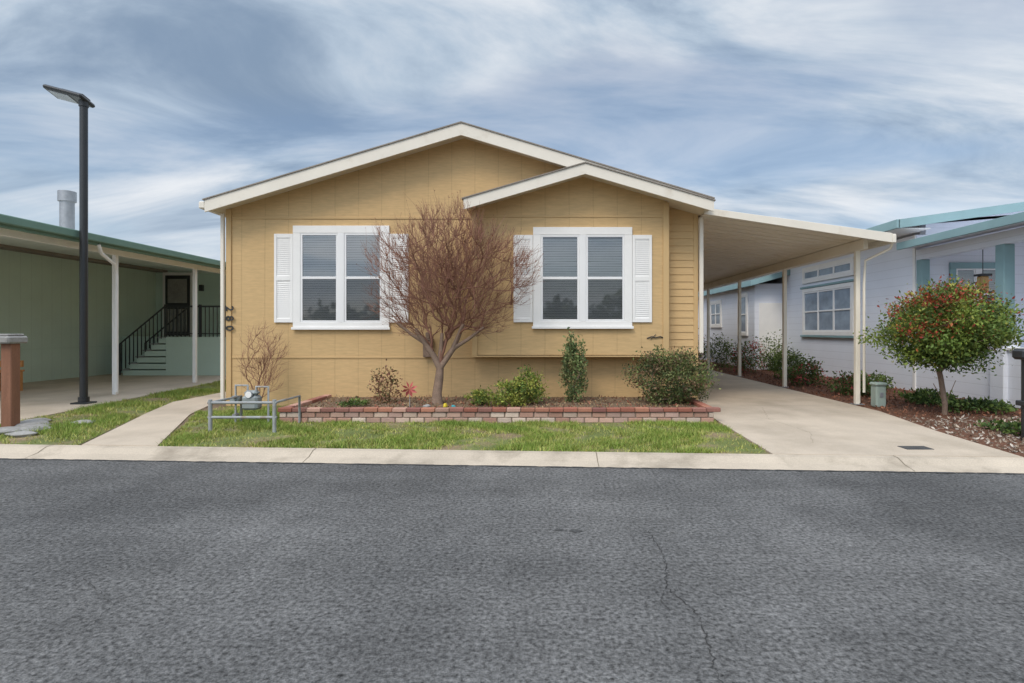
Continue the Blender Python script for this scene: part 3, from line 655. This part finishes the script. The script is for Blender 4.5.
def side_window(P,x,y0,y1,z0,z1,units,name):
    t=.11
    boxes(name+'_trim',[(x-.05,x,y0,y1,z1-t,z1),(x-.05,x,y0,y1,z0,z0+t),(x-.048,x,y0,y0+t,z0+t,z1-t),(x-.048,x,y1-t,y1,z0+t,z1-t)],m_white,P,.004)
    w=(y1-y0-2*t)/units; L=[];v=[];f=[]
    for u in range(units):
        a=y0+t+u*w; b=a+w; zm=(z0+z1)/2
        L+=[(x-.04,x,a,a+.04,z0+t,z1-t),(x-.04,x,b-.04,b,z0+t,z1-t),(x-.038,x,a+.04,b-.04,z0+t,z0+t+.04),(x-.038,x,a+.04,b-.04,z1-t-.04,z1-t)]
        if z1-z0>.9: L.append((x-.042,x,a+.04,b-.04,zm-.02,zm+.02))
        k=len(v); v+=[(x-.02,a+.04,z0+t+.04),(x-.02,b-.04,z0+t+.04),(x-.02,b-.04,z1-t-.04),(x-.02,a+.04,z1-t-.04)]; f.append((k,k+1,k+2,k+3))
    boxes(name+'_sash',L,m_vinyl,P,.003); mk(name+'_glass',v,f,m_glass2,P)
side_window(NR,8.0,14.7,17.6,1.25,2.65,3,'triple_window')
side_window(NR,8.0,14.7,17.6,2.82,3.3,3,'transom_window')
boxes('window_head_trim',[(7.93,8.0,14.6,17.7,2.66,2.72),(7.93,8.0,14.6,17.7,1.19,1.24)],m_teal,NR,.004)
box('wing',7.0,8.0,19,28,.06,2.95,m_pale,NR,0); box('wing_fascia',6.72,6.8,18.6,28.4,2.85,3.03,m_teal,NR,.004)
prism('wing_roof',[(6.8,2.98),(8.0,3.3),(8.0,3.22),(6.8,2.88)],18.6,28.4,m_shingle,NR); prism('wing_rake',[(6.72,3.03),(8.0,3.38),(8.0,3.2),(6.72,2.85)],18.55,18.6,m_teal,NR)
side_window(NR,7.0,19.6,20.6,1.2,2.7,1,'wing_window'); side_window(NR,7.0,22.5,24,1.5,2.6,2,'wing_window_b')
box('wing_white_door',7.15,7.95,18.97,19,.2,2.3,m_white,NR,.005)
boxes('corner_boards',[(7.97,8.0,12.26,12.34,.08,3.45)],m_white,NR,.003)
Fn=empty('rear_fence')
boxes('boards',[(-10+i*.16,-10+i*.16+.15,31,31.03,.07,1.9+random.uniform(-.01,.01)) for i in range(150)],m_wood,Fn)
e=empty('added_reflection_trees')  # unseen tree mass added behind the camera for the window panes to reflect
n=9000; X=rng.uniform(-30,30,n); hmax=2.2+1.1*np.sin(X*.45)+.7*np.sin(X*1.3+1)
C=np.stack([X,-17+rng.normal(0,1.2,n),rng.random(n)*hmax],1); V,F=leaves(C,rng.uniform(.4,.8,n),.7); mk('foliage',V,F,m_leaf,e,cols=pick(GR,n))

# ------------------------------------------------------------ world
SUN_AZ=(-.45,-.89); EL=48
sd=Vector((SUN_AZ[0]*math.cos(math.radians(EL)),SUN_AZ[1]*math.cos(math.radians(EL)),math.sin(math.radians(EL)))).normalized()
w=bpy.data.worlds.new('World'); scene.world=w; w.use_nodes=True; nt=w.node_tree; N=nt.nodes; N.clear()
out=N.new('ShaderNodeOutputWorld')
sky=N.new('ShaderNodeTexSky'); sky.sky_type='NISHITA'; sky.sun_disc=False; sky.sun_elevation=math.radians(EL); sky.sun_rotation=math.atan2(sd.x,sd.y)%(2*math.pi)
b1=N.new('ShaderNodeBackground'); b1.inputs[1].default_value=.13; lk(nt,sky.outputs[0],b1.inputs[0])
tc=N.new('ShaderNodeTexCoord'); sp=N.new('ShaderNodeSeparateXYZ'); lk(nt,tc.outputs['Generated'],sp.inputs[0])
def MA(op,a,b=None,c=None,clamp=False):
    x=N.new('ShaderNodeMath'); x.operation=op; x.use_clamp=clamp
    for i,q in enumerate((a,b,c)):
        if q is None: continue
        if isinstance(q,(int,float)): x.inputs[i].default_value=q
        else: lk(nt,q,x.inputs[i])
    return x.outputs[0]
zz=MA('ADD',MA('MAXIMUM',sp.outputs[2],0),.26)
cb=N.new('ShaderNodeCombineXYZ'); lk(nt,MA('DIVIDE',sp.outputs[0],zz),cb.inputs[0]); lk(nt,MA('DIVIDE',sp.outputs[1],zz),cb.inputs[1])
def cloud(scale,rot,st,det,rough,distn,loc=(0,0,0)):
    mp=N.new('ShaderNodeMapping'); mp.inputs['Rotation'].default_value=(0,0,math.radians(rot)); mp.inputs['Scale'].default_value=st; mp.inputs['Location'].default_value=loc
    lk(nt,cb.outputs[0],mp.inputs[0]); n_=N.new('ShaderNodeTexNoise'); n_.inputs['Scale'].default_value=scale; n_.inputs['Detail'].default_value=det; n_.inputs['Roughness'].default_value=rough; n_.inputs['Distortion'].default_value=distn
    lk(nt,mp.outputs[0],n_.inputs['Vector']); return n_.outputs['Fac']
c1=cloud(.9,-40,(.8,1.3,1),6,.50,.5,(3.1,1.2,0)); c2=cloud(1.3,-35,(.65,1.6,1),8,.58,.7,(2.3,4.4,0))
def MR(s,lo,hi,a,b):
    r=N.new('ShaderNodeMapRange'); r.interpolation_type='SMOOTHSTEP'; r.inputs[1].default_value=lo; r.inputs[2].default_value=hi; r.inputs[3].default_value=a; r.inputs[4].default_value=b; lk(nt,s,r.inputs[0]); return r.outputs[0]
mask=MR(c1,.38,.58,.45,1)
tone=MR(c2,.30,.66,0,1)
cr=N.new('ShaderNodeValToRGB'); cr.color_ramp.elements[0].color=(.24,.33,.46,1); cr.color_ramp.elements[1].color=(.84,.87,.91,1)
el=cr.color_ramp.elements.new(.42); el.color=(.47,.57,.69,1); lk(nt,tone,cr.inputs[0])
hz=MR(sp.outputs[2],0,.20,.6,0)
mx=N.new('ShaderNodeMixRGB'); lk(nt,hz,mx.inputs[0]); lk(nt,cr.outputs[0],mx.inputs[1]); mx.inputs[2].default_value=(.66,.75,.84,1)
dp=N.new('ShaderNodeVectorMath'); dp.operation='DOT_PRODUCT'; lk(nt,tc.outputs['Generated'],dp.inputs[0]); dp.inputs[1].default_value=sd
glow=MA('MULTIPLY',MA('POWER',MA('MAXIMUM',dp.outputs['Value'],0),3),2.1)
zen=MR(sp.outputs[2],.50,.95,1.0,2.5)
st=MA('ADD',zen,glow)
b2=N.new('ShaderNodeBackground'); lk(nt,mx.outputs[0],b2.inputs[0]); lk(nt,st,b2.inputs[1])
ms=N.new('ShaderNodeMixShader'); lk(nt,mask,ms.inputs[0]); lk(nt,b1.outputs[0],ms.inputs[1]); lk(nt,b2.outputs[0],ms.inputs[2]); lk(nt,ms.outputs[0],out.inputs[0])
s=bpy.data.lights.new('sun','SUN'); s.energy=1.5; s.angle=math.radians(20); s.color=(1,.88,.72)
so=bpy.data.objects.new('sun',s); COL.objects.link(so); so.rotation_euler=(-sd).to_track_quat('-Z','Y').to_euler()

# ------------------------------------------------------------ camera
cam=bpy.data.cameras.new('camera'); cam.lens=20; cam.sensor_width=36; cam.shift_x=-.0322; cam.shift_y=-.0112; cam.clip_end=1000; cam.clip_start=.05
co=bpy.data.objects.new('camera',cam); COL.objects.link(co); co.location=(0,0,1.4); co.rotation_euler=(math.pi/2,0,0); scene.camera=co
for o in list(bpy.data.objects):
    if o.type=='EMPTY' and not o.children: bpy.data.objects.remove(o)
